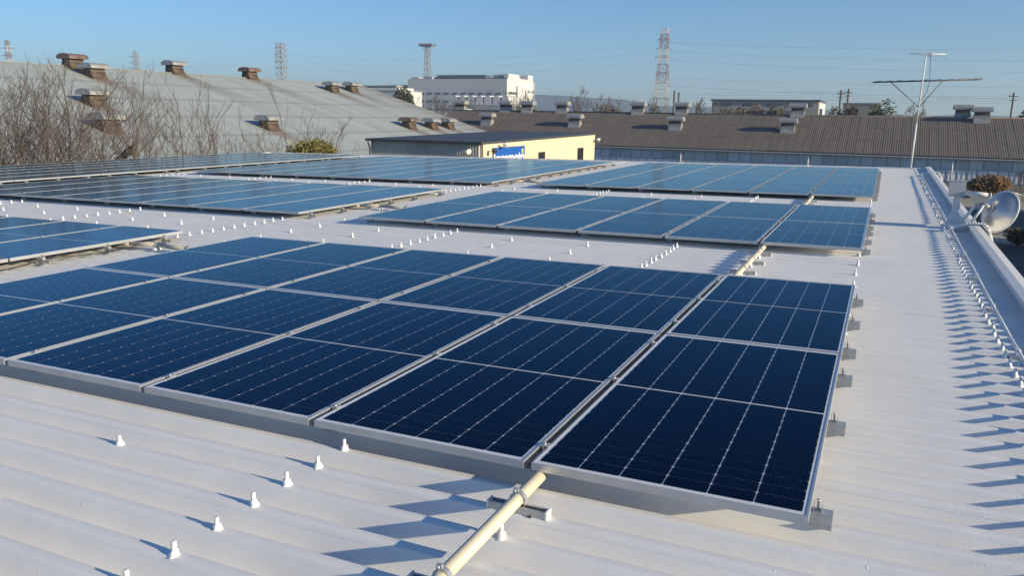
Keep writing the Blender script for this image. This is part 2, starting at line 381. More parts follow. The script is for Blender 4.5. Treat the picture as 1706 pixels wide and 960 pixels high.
def strut(ax, ay, label, rz=0., half=.125):
    t = thing('support_strut', label, 'strut', (ax, ay, .003), 'struts carrying the conduits', roof=True, rz=rz)
    mb = MB().box(-half, half, -.021, -.018, .0, .030).box(-half, half, .018, .021, .0, .030).box(-half, half, -.018, .018, 0, .003)
    mb.box(-half, half, -.018, -.011, .027, .030).box(-half, half, .011, .018, .027, .030)
    mb.build('channel', GALV, t)
    for s in (-1, 1):
        MB().box(s * half - .004 + (.003 * s), s * half + .004 + .003 * s, -.024, .024, -.001, .034).build('end_cap', PLAST, t)
    n = 14; R_ = PR + .006; ring = []
    for i in range(n + 1):
        a = math.pi * (1.25 - 1.5 * i / n); ring.append((R_ * math.cos(a), 0, PZ - .003 + R_ * math.sin(a)))
    mb = MB()
    for a, b in zip(ring[:-1], ring[1:]):
        u = Vector((0, .011, 0)); a = Vector(a); b = Vector(b); c0 = Vector((0, 0, PZ - .003)); ao = c0 + (a - c0) * 1.09; bo = c0 + (b - c0) * 1.09
        mb.add([a - u, b - u, b + u, a + u, ao - u, bo - u, bo + u, ao + u], [(0, 3, 2, 1), (4, 5, 6, 7), (0, 1, 5, 4), (3, 7, 6, 2), (0, 4, 7, 3), (1, 2, 6, 5)])
    cl = mb.build('pipe_clamp', GALV, t)
    MB().tube((-.014, -.012, PZ + R_ + .002), (-.014, .012, PZ + R_ + .002), .006, .006, 6).box(-.02, .0, -.006, .006, PZ + R_ - .003, PZ + R_ + .012).build('clamp_screw', GALV, cl)
    MB().box(-.06, -.045, -.026, -.0215, .004, .016).build('fixing_tab', DARKM, t); MB().box(.05, .065, -.026, -.0215, -.003, .006).build('fixing_tab', DARKM, t)
    return t
for y, lab in ((-.21, 'strut with white end caps under the cream pipe just before the lone array'), (-.83, 'strut with white end caps under the cream pipe one coupling further from the lone array'),
               (5.29, 'strut under the cream pipe nearest the lone array, in the strip between two arrays'), (5.90, 'middle strut of three under the cream pipe between two arrays'), (6.52, 'strut under the cream pipe nearest the middle array, in the strip between arrays'),
               (11.9, 'strut under the far cream pipe length nearest the middle array'), (12.5, 'middle strut of the far cream pipe length'), (13.1, 'strut under the far cream pipe length nearest the mast array')):
    k = round((y - Y0) / PITCH); strut(PX, Y0 + k * PITCH, lab)
# short cross conduits between neighbouring arrays
def cross(y, z, xa, xb, label, n):
    t = thing('cross_conduit', label, 'pipe', (xa, y, 0), 'short conduits bridging two arrays', roof=True)
    pp = [(0, 0, z), (.12, .03, z + .006), ((xb - xa) * .35, .09, z + .004), ((xb - xa) * .75, .05, z - .006), (xb - xa, 0, z - .012)]
    mb = MB()
    for a, b in zip(pp[:-1], pp[1:]): mb.tube(a, b, .026, .026, 12)
    mb.build('pipe', mat('grey_conduit', (.42, .40, .34), .45), t)
    for f in (.35, .75):
        x = (xb - xa) * f; yy = .09 if f < .5 else .05
        MB().box(x - .02, x + .02, yy - .05, yy + .05, .003, .03).build('saddle_block', PLAST, t)
        MB().tube((x - .012, yy, z - .001), (x + .012, yy, z - .001), .031, .031, 12).box(x - .008, x + .008, yy - .008, yy + .008, z + .03, z + .05).build('pipe_clamp', GALV, t)
cross(3.75, .06, -8.15, -6.75, 'grey conduit sagging from the near side array across to the lone array', 0)
cross(8.45, .06, -8.15, -6.75, 'grey conduit bridging the eight column array and the middle array', 1)
cross(14.5, .06, -8.15, -6.75, 'grey conduit bridging the array below the yellow building and the mast array', 2)
# loose cable drooping below the side array
mb = MB(); cp = []
for i in range(24):
    f = i / 23; cp.append((.02 + .05 * math.sin(f * 9), 2.3 * f, .035 + .022 * math.sin(f * 14) * (1 - f)))
t = thing('loose_cable', 'thin black cable drooping below the edge of the side array', 'cable', (-8.0, 1.5, 0), roof=True)
mb.path(cp, .005, 5); mb.build('cable', CABLE, t)
# thin white conduit along the parapet
def edge_conduit(ya, yb, label):
    t = thing('edge_conduit', label, 'pipe', (1.045, ya, 0), 'thin white conduits along the parapet', roof=True)
    mb = MB(); n = max(2, int((yb - ya) / .9)); pp = [(rng.uniform(-.004, .004), (yb - ya) * i / n, .062 + rng.uniform(-.002, .002)) for i in range(n + 1)]
    for a, b in zip(pp[:-1], pp[1:]): mb.tube(a, b, .0105, .0105, 8)
    mb.build('pipe', PLAST, t)
    y = .7
    while y < yb - ya:
        kk = round((ya + y - Y0) / PITCH) * PITCH + Y0 - ya
        b = MB().box(-.05, .03, kk - .02, kk + .02, .004, .034).build('bracket', GALV, t)
        MB().box(-.014, .014, kk - .012, kk + .012, .034, .076).build('pipe_clamp', PLAST, b)
        y += 1.45
edge_conduit(-2.0, 9.72, 'thin white conduit on brackets from the parapet front up to the dish')
edge_conduit(10.5, 21.4, 'thin white conduit on brackets from the dish towards the antenna mast')
def hose(y, label):
    t = thing('cable_hose', label, 'hose', (1.06, y, .052), 'white hoses crossing the parapet', roof=True)
    MB().box(-.03, .03, -.03, .03, -.03, .022).build('junction_box', PLAST, t)
    pp = [(.03, 0, 0)]
    for i in range(1, 15):
        f = i / 14; pp.append((.03 + .47 * f, -.10 * f ** 2, .055 * math.sin(min(1, f * 1.6) * math.pi / 2) + .03 * math.sin(f * 3.14) - max(0, f - .78) ** 2 * 4.))
    pp += [(.50, -.12, -.25), (.485, -.14, -.6)]
    MB().path(pp, .015, 10).build('hose', PLAST, t)
hose(9.72, 'white hose arching over the parapet beside the dish foot')
hose(21.4, 'white hose arching over the parapet near the antenna mast')

# ------------------------------------------------------------------ satellite dish with equipment box
GREYB = mat('box_grey', (.52, .52, .51), .45, var=.03, scale=5)
t = thing('equipment_box', 'pale grey equipment box on a flat post at the parapet', 'box', (1.11, 10.15, .0), roof=True)
MB().prism([(-.105, -.05), (.105, -.05), (.105, .06), (-.105, .06)], 'z', .46, .675).build('cabinet', GREYB, t)
MB().box(-.11, .11, -.055, .065, .6755, .684).build('lid', GREYB, t)
MB().box(-.035, .045, -.02, .03, .22, .459).build('post', PAINT, t)
MB().box(.046, .062, -.03, .05, .28, .44).build('side_plate', PLAST, t)
MB().prism([(-.09, .004), (.14, .004), (.14, .06), (.07, .12), (.05, .219), (-.04, .219), (-.09, .09)], 'y', -.045, .055).build('foot', PAINT, t)
t = thing('satellite_dish', 'small silver satellite dish on a tube arm leaning out over the parapet', 'dish', (1.36, 10.0, .093), roof=True)
Zo = -.093
STEEL = mat('dish_steel', (.58, .58, .58), .34, .7, bump=.25, bscale=22)
mb = MB().tube((-.37, -.02, .055 + Zo), (-.02, .0, .055 + Zo), .04, .04, 12).build('foot_tube', PAINT, t)
MB().tube((-.18, -.02, .09 + Zo), (.02, .02, .40 + Zo), .022, .022, 10).tube((-.06, -.06, .08 + Zo), (.09, -.02, .36 + Zo), .022, .022, 10).build('brace', PAINT, t)
MB().tube((-.12, .10, .52 + Zo), (.15, .04, .49 + Zo), .030, .036, 12).tube((.15, .04, .49 + Zo), (.165, .04, .488 + Zo), .045, .045, 10).build('arm_tube', PAINT, t)
MB().prism([(-.12, .50), (.12, .46), (.10, .34), (.02, .30)], 'y', -.02, .06).build('gusset', mat('bracket_grey', (.40, .40, .39), .5), t).location = (0, 0, Zo)
# bowl: convex back seen from the roof
ax = Vector((.72, .62, -.30)).normalized(); up = Vector((.33, 0, .94)); up = (up - ax * up.dot(ax)).normalized(); sd = ax.cross(up)
ctr = Vector((.305, .10, .27 + Zo)); Rv, Rh, dep, n, kk = .295, .28, .16, 28, 7
vs = []
for side in (0, 1):
    for j in range(kk + 1):
        f = j / kk
        for i in range(n):
            a = 2 * math.pi * i / n
            vs.append(ctr + up * (Rv * f * math.sin(a)) + sd * (Rh * f * math.cos(a)) - ax * (dep * (1 - f * f)) + ax * (.004 * side))
fs = []
for side in (0, 1):
    o = side * (kk + 1) * n
    for j in range(kk):
        for i in range(n):
            q = (o + j * n + i, o + j * n + (i + 1) % n, o + (j + 1) * n + (i + 1) % n, o + (j + 1) * n + i); fs.append(q if side else q[::-1])
bowl = MB().add(vs, fs, True).build('bowl', STEEL, t)
mb = MB()
for i in range(n):
    a, b = 2 * math.pi * i / n, 2 * math.pi * (i + 1) / n
    mb.tube(ctr + up * Rv * math.sin(a) + sd * Rh * math.cos(a), ctr + up * Rv * math.sin(b) + sd * Rh * math.cos(b), .011, .011, 6, caps=False)
mb.build('rim', PAINT, bowl)
MB().tube(ctr - ax * .155, ctr - ax * .20, .05, .045, 12).tube(ctr - ax * .20, Vector((.06, .0, .38 + Zo)), .03, .03, 8).build('hub', mat('bracket_grey', (0, 0, 0)), t)
MB().tube(ctr + up * .24, ctr + up * .30 + ax * .12 + Vector((-.16, 0, .06)), .005, .005, 6).tube(ctr + up * .30 + ax * .12 + Vector((-.16, 0, .06)), ctr + up * .31 + ax * .2, .005, .005, 6).build('feed_wire', GALV, t)

# ------------------------------------------------------------------ antenna mast
t = thing('antenna_mast', 'tall white pole carrying a long crossbar aerial and a small comb aerial', 'antenna', (.88, 25.06, .03), roof=True)
MB().tube((0, 0, 0), (.03, 0, 1.35), .028, .026, 10).tube((.03, 0, 1.35), (.10, 0, 3.42), .022, .02, 10).build('mast', PAINT, t)
boom = MB().tube((-1.30, -.28, 2.60), (1.68, .42, 2.66), .022, .022, 8).build('boom', DARKM, t)
for i, f in enumerate((.03, .13, .22, .34, .46, .58, .70, .80, .90, .97)):
    p = Vector((-1.30, -.28, 2.62)).lerp(Vector((1.68, .42, 2.68)), f); d = Vector((-.23, .97, 0)) * (.75 - .3 * f)
    MB().tube(p - d, p + d, .008, .008, 6).build('element', GALV, boom)
MB().tube((-.80, -.16, 2.60), (.03, 0, 1.86), .013, .013, 6).build('brace', DARKM, t)
MB().tube((.62, .17, 2.62), (.06, 0, 1.86), .013, .013, 6).build('brace', DARKM, t)
b2 = MB().tube((-.36, -.08, 3.44), (.62, .15, 3.40), .011, .011, 6).build('boom', PAINT, t)
for i in range(12):
    f = .02 + .09 * i; p = Vector((-.36, -.08, 3.44)).lerp(Vector((.62, .15, 3.40)), min(1, f)); h = .06 if i < 6 else .12 + .02 * (i % 2)
    MB().tube(p - Vector((0, 0, h)), p + Vector((0, 0, h)), .005, .005, 5).build('element', GALV, b2)
MB().box(.14, .26, -.02, .10, 3.36, 3.44).build('balun_box', PAINT, t)
MB().path([(.22, .03, 3.36), (.24, .04, 3.0), (.27, .03, 2.65), (.22, .02, 2.3), (.06, 0, 2.0), (.05, 0, 1.4)], .008, 5).build('cable', CABLE, t)

# ------------------------------------------------------------------ bare trees behind the roof
BARK = mat('bark', (.085, .068, .058), .9, var=.3, scale=6)
TWIG = mat('twig_bark', (.098, .082, .075), .9, var=.25, scale=4)
def bare_tree(loc, h, label, seed, spread=.5, stems=1, density=1., group='bare trees behind the roof', r0=.09, twig=.006, name='bare_tree'):
    R_ = random.Random(seed); t = thing(name, label, 'tree', loc, group); tk, cr = MB(), MB()
    def grow(p, d, L, r, lev, mb):
        segs = 3 if lev < 3 else 2; pts = [p]
        for i in range(segs):
            d = (d + Vector((R_.uniform(-1, 1), R_.uniform(-1, 1), R_.uniform(-.35, .8))) * (.10 + .05 * lev)).normalized()
            q = pts[-1] + d * (L / segs); rr0 = r * (1 - .35 * i / segs); rr1 = r * (1 - .35 * (i + 1) / segs)
            mb.tube(pts[-1], q, max(rr0, twig), max(rr1, twig), 6 if lev < 2 else 3, caps=False); pts.append(q)
        if lev >= 5 or L < .22: return
        nb = int((R_.choice((2, 3, 3, 4)) if lev > 1 else (4, 4)[lev]) * density + R_.random())
        for i in range(nb):
            f = R_.uniform(.25, 1) if i else 1.; k = min(segs - 1, int(f * segs)); q = pts[k].lerp(pts[k + 1], f * segs - k)
            a = Vector((R_.uniform(-1, 1), R_.uniform(-1, 1), R_.uniform(.0, .9))).normalized()
            nd = (d * (.85 if i else 1.6) + a * (spread * 1.5)).normalized()
            grow(q, nd, L * (R_.uniform(.55, .68) if i == 0 else R_.uniform(.48, .74)), r * (.62 if i == 0 else .45), lev + 1, cr)
    for s in range(stems):
        a = R_.uniform(0, 6.28); tl = .10 + .25 * (stems > 1)
        grow(Vector((.25 * s * math.cos(a), .25 * s * math.sin(a), 0)), Vector((math.cos(a) * tl, math.sin(a) * tl, 1)).normalized(), h * .44, r0, 0, tk)
    tk.build('trunk', BARK, t); cr.build('crown', TWIG, t)
    return t
TR = [  # x, y, height above ground, spread, stems, label
    (-28.6, 13.9, 10.6, .62, 2, 'sprawling bare tree with many stems beside the long array'),
    (-29.2, 16.3, 10.9, .60, 2, 'tallest bushy bare tree reaching over the rusty ridge vents'),
    (-28.3, 18.6, 10.2, .62, 3, 'broad twiggy bare tree in front of the lower rusty vents'),
    (-30.0, 20.4, 9.4, .55, 2, 'bare tree between the bushy one and the spreading fork'),
    (-28.8, 22.6, 9.6, .62, 2, 'spreading bare tree with a low fork'),
    (-28.8, 25.2, 9.2, .50, 2, 'bare tree with a fan of thin upright branches'),
    (-28.9, 27.0, 9.6, .42, 1, 'slim upright bare tree with a single trunk'),
    (-28.8, 28.7, 10.2, .45, 1, 'tall slim bare tree beside the grey vent'),
    (-29.3, 31.2, 9.2, .65, 2, 'low bare tree with long reaching side branches'),
    (-29.0, 33.2, 8.7, .6, 2, 'small bare tree next to the olive shrub'),
    (-27.6, 15.2, 9.0, .75, 3, 'dense low bare thicket tree at the edge of the long array'),
    (-29.8, 14.8, 9.9, .6, 3, 'multi stemmed bare tree behind the sprawling one'),
    (-30.6, 17.6, 9.8, .6, 2, 'bare tree behind the tallest bushy one, before the rusty vents'),
    (-27.9, 12.6, 9.7, .65, 2, 'bare tree at the near end of the tree row'),
]
for i, (x, y, h, s, st, lab) in enumerate(TR):
    tr = bare_tree((x, y, GZ), h + (.75 if i < 3 or i > 10 else .2), lab, 100 + i, s, st, .92 if 3 <= i <= 9 else 1.0)
    if i == 2:
        MB().tube((.6, .6, 6.6), (1.0, 1.35, 7.35), .13, .16, 7).tube((1.0, 1.35, 7.35), (1.12, 1.55, 7.65), .12, .02, 6).tube((.6, .6, 6.6), (.1, .2, 6.0), .10, .07, 6).build('dead_limb', mat('dead_wood', (.02, .018, .017), .9), tr)['label'] = 'blackened broken limb'

def leaf_blob(mb, c, r, n, size, R_, flat=.8):
    for i in range(n):
        while True:
            p = Vector((R_.uniform(-1, 1), R_.uniform(-1, 1), R_.uniform(-1, 1)))
            if p.length < 1: break
        p = p * (.55 + .45 * R_.random()) if R_.random() < .5 else p.normalized() * R_.uniform(.8, 1.06)
        q = Vector((c[0] + p.x * r[0], c[1] + p.y * r[1], c[2] + p.z * r[2]))
        a = Vector((R_.gauss(0, 1), R_.gauss(0, 1), R_.gauss(0, 1))).normalized(); b = a.orthogonal().normalized() * size * R_.uniform(.6, 1.2); a = a * size * R_.uniform(.8, 1.6)
        mb.add([q - a, q + b * .6, q + a, q - b * .6], [(0, 1, 2, 3)])
def shrub(name, label, loc, rad, n, size, m_, seed, group=None, trunk=.1, lobes=5, cat='shrub', lift=0.):
    R_ = random.Random(seed); t = thing(name, label, cat, loc, group); mb = MB()
    for i in range(lobes):
        a = R_.uniform(0, 6.28); k = R_.uniform(.2, .55)
        leaf_blob(mb, (rad[0] * k * math.cos(a), rad[1] * k * math.sin(a), lift + rad[2] * R_.uniform(.8, 1.25)), [q * R_.uniform(.5, .72) for q in rad], n // lobes, size, R_)
    mb.build('crown', m_, t)
    tr = MB().tube((0, 0, 0), (.05, .02, lift + rad[2]), trunk, trunk * .6, 7)
    for i in range(6):
        a = i * 1.05; tr.tube((0, 0, lift + rad[2] * .25), (rad[0] * .6 * math.cos(a), rad[1] * .6 * math.sin(a), lift + rad[2] * R_.uniform(.9, 1.4)), trunk * .5, trunk * .15, 5)
    tr.build('trunk', BARK, t)
    return t
OLIVE = mat('olive_leaves', (.13, .115, .022), .7, var=.5, scale=2.5)
GREEN = mat('dark_leaves', (.035, .045, .018), .7, var=.5, scale=2)
FARB = mat('dull_brown_leaves', (.075, .055, .042), .8, var=.4, scale=1)
RUSTL = mat('brown_leaves', (.14, .075, .025), .75, var=.5, scale=1.5)
tg = shrub('round_shrub', 'rounded olive green shrub top behind the roof edge near the dark shed wall', (-24.2, 27.6, GZ), (1.25, 1.2, .95), 3600, .07, OLIVE, 5, trunk=.09, lift=5.85)
shrub('autumn_bush', 'rust brown rounded bush against the pale blue wall', (12.0, 108, GZ), (2.9, 2.7, 1.75), 4200, .16, RUSTL, 6, trunk=.15)
shrub('clipped_shrub', 'dark brown low shrub by the pavement', (9.55, 64.8, GZ), (1.1, 1.1, .85), 1500, .09, mat('dull_leaves', (.05, .035, .02), .8, var=.4, scale=3), 8, trunk=.06)
bare_tree((15.2, 104, GZ), 4.6, 'thin bare sapling beside the rust brown bush', 77, .6, 2, .8, group=None, r0=.05, twig=.012)

# ------------------------------------------------------------------ grey warehouse with rusty vents
XR, SL, ZR, YV, XE = -60., .30, 4.75, 82.2, -33.
wh = thing('warehouse', 'big warehouse with a grey weathered sheet roof and rusty vents', 'warehouse', (-60, 30, GZ))
gv = [(-59.7, 42.3, 1), (-57.2, 42.2, 0), (-50.0, 36.3, 0), (-44.8, 33.0, 0), (-60.2, 53.0, 0), (-60., 62.5, 1), (-56.6, 71.6, 0), (-57.0, 75.8, 0), (-44.6, 47.6, 0), (-44.3, 67.9, 1), (-44.1, 72.0, 0), (-44.1, 75.6, 0)]
def grey_roof():
    nx, ny = 110, 190; xs = np.linspace(XR, XE, nx); ys = np.linspace(-25, YV, ny)
    X, Y = np.meshgrid(xs, ys, indexing='ij'); Z = ZR - (X - XR) * SL
    st = np.zeros_like(X); r = np.random.RandomState(3)
    for vx, vy, _ in gv:
        d = X - vx; wdt = 1.0 + .10 * np.clip(d, 0, 20); lat = np.abs(Y - vy) / wdt
        st = np.maximum(st, np.where(d > -1.2, np.clip(1.25 - lat, 0, 1) * np.exp(-np.clip(d, 0, 30) / 4.5), 0))
    for i in range(60):                                       # rust runs from sheet laps
        vx, vy = r.uniform(XR, XE), r.uniform(-5, YV); L_ = r.uniform(2, 7)
        d = X - vx; st = np.maximum(st, np.where((d > 0) & (d < L_), .30 * np.clip(1 - np.abs(Y - vy) / .5, 0, 1) * (1 - d / L_), 0))
    st = np.maximum(st, .55 * np.clip((Y - 76.5) / 5, 0, 1) * (.5 + .5 * np.sin(X * 2.2) ** 2))
    st = np.maximum(st, .45 * np.clip((30 - Y) / 16, 0, 1) * (.4 + .6 * np.abs(np.sin(X * 1.1 + .3 * np.sin(Y)))))
    Z = Z + .03 * np.sin(Y * 2 * math.pi / .9) * .35
    vs = np.stack([X - -60, Y - 30, Z - GZ], -1).reshape(-1, 3)
    fs = [(i * ny + j, (i + 1) * ny + j, (i + 1) * ny + j + 1, i * ny + j + 1) for i in range(nx - 1) for j in range(ny - 1)]
    me = bpy.data.meshes.new('roof'); me.from_pydata(vs.tolist(), [], fs)
    at_ = me.attributes.new('rust', 'FLOAT', 'POINT'); at_.data.foreach_set('value', st.reshape(-1).astype(np.float32))
    M_ = bpy.data.materials.new('grey_sheet_roof'); M_.use_nodes = True; t = M_.node_tree; p = t.nodes['Principled BSDF']; L = t.links.new
    p.inputs['Roughness'].default_value = .6; p.inputs['Specular IOR Level'].default_value = .35
    tc = t.nodes.new('ShaderNodeTexCoord')
    mp = t.nodes.new('ShaderNodeMapping'); mp.inputs['Scale'].default_value = (.12, .8, .12); L(tc.outputs['Object'], mp.inputs['Vector'])
    n1 = t.nodes.new('ShaderNodeTexNoise'); n1.inputs['Scale'].default_value = 1.; n1.inputs['Detail'].default_value = 6; L(mp.outputs['Vector'], n1.inputs['Vector'])
    r1 = t.nodes.new('ShaderNodeValToRGB'); r1.color_ramp.elements[0].color = (.305, .35, .35, 1); r1.color_ramp.elements[1].color = (.385, .425, .42, 1)
    r1.color_ramp.elements[0].position = .3; r1.color_ramp.elements[1].position = .7; L(n1.outputs['Fac'], r1.inputs['Fac'])
    w1 = t.nodes.new('ShaderNodeTexWave'); w1.bands_direction = 'X'; w1.inputs['Scale'].default_value = .075; w1.inputs['Distortion'].default_value = .4; L(tc.outputs['Object'], w1.inputs['Vector'])
    rr = t.nodes.new('ShaderNodeValToRGB'); rr.color_ramp.elements[0].color = (.8, .8, .8, 1); rr.color_ramp.elements[1].position = .06; L(w1.outputs['Fac'], rr.inputs['Fac'])
    ml = t.nodes.new('ShaderNodeMix'); ml.data_type = 'RGBA'; ml.blend_type = 'MULTIPLY'; ml.inputs[0].default_value = 1; L(r1.outputs['Color'], ml.inputs[6]); L(rr.outputs['Color'], ml.inputs[7])
    aa = t.nodes.new('ShaderNodeAttribute'); aa.attribute_name = 'rust'
    n2 = t.nodes.new('ShaderNodeTexNoise'); n2.inputs['Scale'].default_value = 1.4; n2.inputs['Detail'].default_value = 5; L(tc.outputs['Object'], n2.inputs['Vector'])
    mu = t.nodes.new('ShaderNodeMath'); mu.operation = 'MULTIPLY'; L(aa.outputs['Fac'], mu.inputs[0]); L(n2.outputs['Fac'], mu.inputs[1])
    m2 = t.nodes.new('ShaderNodeMath'); m2.operation = 'MULTIPLY'; L(mu.outputs[0], m2.inputs[0]); m2.inputs[1].default_value = 1.75; m2.use_clamp = True
    mx = t.nodes.new('ShaderNodeMix'); mx.data_type = 'RGBA'; L(m2.outputs[0], mx.inputs[0]); L(ml.outputs[2], mx.inputs[6]); mx.inputs[7].default_value = (.15, .085, .045, 1)
    L(mx.outputs[2], p.inputs['Base Color'])
    me.materials.append(M_); me.update()
    return ob('roof', me, wh)
wr = grey_roof()
MB().prism([(XR - 27, ZR - 27 * SL - .02), (XR, ZR - .02), (XE, ZR - (XE - XR) * SL - .02), (XE, ZR - (XE - XR) * SL - .25), (XR, ZR - .25), (XR - 27, ZR - 27 * SL - .25)], 'y', -25, YV).build('roof_deck', mat('deck_grey', (.22, .22, .21), .8), wh).location = (60, -30, -GZ)
MB().prism([(XR - 26, GZ), (XE - .8, GZ), (XE - .8, ZR - (XE - XR - .8) * SL - .26), (XR, ZR - .26), (XR - 26, ZR - 26 * SL - .26)], 'y', -24.5, YV - .5).build('wall', mat('wh_wall', (.3, .3, .29), .8), wh).location = (60, -30, -GZ)
MB().box(-.15, .15, -54.9, 52.1, 12.17, 12.25).build('ridge_cap', mat('ridge_grey', (.2, .205, .205), .6), wh)

RUST = mat('rusty_steel', (.05, .033, .027), .8, var=.45, scale=3, col2=(.12, .085, .065))
VGREY = mat('vent_zinc', (.34, .345, .34), .5, .3, var=.2, scale=2)
VRUST = mat('vent_rust_zinc', (.16, .105, .08), .6, .1, var=.3, scale=2, col2=(.24, .18, .15))
VDARK = mat('vent_dark', (.10, .075, .06), .7)
def vent_meshes(Lh, Wd, base, throat, cap, slope):
    """louvred roof ventilator, long axis along Y: flared base following the slope (falls to +X), throat and half-round hood"""
    mb = MB(); a, b = Wd * .36, Lh * .78
    zb = lambda x: -slope * x - .25
    lo = [(-a * 1.15, -b, zb(-a)), (a * 1.9, -b, zb(a * 1.9)), (a * 1.9, b, zb(a * 1.9)), (-a * 1.15, b, zb(-a))]
    md = [(-a, -b, base * .55), (a * 1.05, -b, base * .5), (a * 1.05, b, base * .5), (-a, b, base * .55)]
    hi = [(-a, -b, base), (a, -b, base), (a, b, base), (-a, b, base)]
    mb.add(lo + md + hi, [(i, (i + 1) % 4, 4 + (i + 1) % 4, 4 + i) for i in range(4)] + [(4 + i, 4 + (i + 1) % 4, 8 + (i + 1) % 4, 8 + i) for i in range(4)] + [(8, 9, 10, 11)])
    th = MB().box(-a * .93, a * .93, -b * .95, b * .95, base + .003, base + throat)
    hood = MB(); n = 8; Wc = Wd * .62; prof = [(-Wc, 0), (-Wc, cap * .35)] + [(Wc * -math.cos(math.pi * i / n), cap * .35 + cap * .65 * math.sin(math.pi * i / n)) for i in range(1, n)] + [(Wc, cap * .35), (Wc, 0)]
    hood.prism([(x, z + base + throat + .003) for x, z in prof], 'y', -Lh, Lh)
    return mb, th, hood
def add_vent(parent_mats, loc, dims, label, group, rz=0.):
    b, th, h = vent_meshes(*dims); t = thing('roof_vent', label, 'roof vent', loc, group, rz=rz)
    b.build('base', parent_mats[0], t); th.build('throat', parent_mats[1], t); h.build('hood', parent_mats[2], t)
    return t
GL = ['rusty brown hooded vent on the grey roof ridge above the bare trees', 'zinc hooded vent just below the brown ridge vent', 'pale hooded vent halfway down the slope behind the bare trees', 'lowest hooded vent behind the bushy bare trees',
      'zinc hooded vent alone on the grey ridge', 'small rusty brown vent on the grey ridge', 'hooded vent with a rust trail near the far end of the grey ridge', 'last hooded vent with a rust trail at the far end of the grey ridge',
      'zinc hooded vent low on the grey slope behind the slim bare trees', 'rusty lipped vent, first of three low vents near the brown roof', 'middle of three low hooded vents near the brown roof', 'hooded vent closest to the brown roof of three low ones']
for (x, y, ru), lab in zip(gv, GL):
    add_vent((RUST, VDARK, VRUST if ru else VGREY), (x, y, ZR - (x - XR) * SL), (.85, 1.25, .38, .26, .42, SL), lab, 'hooded vents on the grey roof')

# ------------------------------------------------------------------ brown slate roofed hall with pale blue wall
BX0, BX1, BY, BZE, BRUN, BRISE = -84., 40., 134., -3.6, 14.2, 5.7
hall = thing('slate_roofed_hall', 'long hall with a dark brown sheet roof and pale blue wall', 'hall', (0, BY, GZ))
def H(o): o.location = (0, -BY, -GZ); return o
H(MB().prism([(BY - .25, BZE - .16), (BY + BRUN, BZE + BRISE - .06), (BY + 2 * BRUN, BZE - .1), (BY + 2 * BRUN, BZE - .5), (BY + BRUN, BZE + BRISE - .5), (BY - .25, BZE - .32)], 'x', BX0, BX1).build('roof', mat('slate_under', (.05, .045, .04), .9), hall))
SLATE = mat('brown_slate', (.135, .114, .099), .85, var=.18, scale=.8, obvar=.07, bump=.4, bscale=4)
rp = hall.children[0]
nC, nR = 95, 3; cw = (BX1 - BX0) / nC; sl_ = math.atan2(BRISE, BRUN); rl = math.hypot(BRUN, BRISE) / nR
sm = MB(); k = 9                                              # one corrugated sheet
pv = []
for j in range(2):
    for i in range(k):
        pv.append((-cw / 2 + cw * .97 * i / (k - 1), j * (rl + .12), .03 * (i % 2) + .05 * (1 - j)))
sm.add(pv, [(i, i + 1, k + i + 1, k + i) for i in range(k - 1)]); sm.add([pv[0], pv[k - 1], (pv[k - 1][0], 0, -.03), (pv[0][0], 0, -.03)], [(3, 2, 1, 0)])
SM = sm.mesh('slate_sheet', SLATE)
for r in range(nR):
    for c in range(nC):
        f = r / nR
        o = ob('slate_sheet', SM, rp, (BX0 + (c + .5) * cw, BY - .28 + f * (BRUN + .28), BZE - .02 + f * BRISE + rng.uniform(-.012, .012)))
        o.rotation_euler = (sl_ + rng.uniform(-.003, .003), rng.uniform(-.01, .01), 0)
H(MB().tube((BX0, BY + BRUN, BZE + BRISE + .05), (BX1, BY + BRUN, BZE + BRISE + .05), .16, .16, 8).build('ridge_cap', SLATE, hall))
WB = mat('pale_blue_wall', (.36, .40, .43), .6, var=.12, scale=.5)
wl = H(MB().box(BX0 + .5, BX1 - .5, BY + .5, BY + 2 * BRUN - .5, GZ, BZE - .2).build('wall', mat('wall_dark_blue', (.28, .36, .42), .7), hall))
H(MB().box(BX0, BX1, BY - .42, BY - .26, BZE - .30, BZE - .14).build('gutter', mat('gutter_blue', (.42, .47, .52), .5), hall))
PN1 = MB().box(-.86, .86, -.05, 0, 0, 1.52).mesh('wall_panel', mat('glazed_panel', (.50, .55, .59), .35, obvar=.18, var=.15, scale=.7))
PN2 = MB().box(-.60, .60, -.06, 0, 0, 1.72).box(-.35, -.25, -.10, -.06, 0, 1.72).box(.25, .35, -.10, -.06, 0, 1.72).mesh('wall_panel', mat('pale_panel', (.76, .77, .78), .6, obvar=.14, var=.12, scale=.7))
x = -60.
while x < 39:
    ob('wall_panel', PN1, wl, (x, BY + .49, BZE - .2 - 1.65)); x += 1.86
x = -60.
while x < 39:
    ob('wall_panel', PN2, wl, (x, BY + .49, GZ + .15)); x += 1.36
for x in (-52., -31.5, -11.0, 9.4, 29.5):
    H(MB().tube((x, BY - .10, GZ), (x, BY - .10, BZE - .3), .10, .10, 8).build('downpipe', mat('downpipe_pale', (.6, .62, .63), .5), hall))
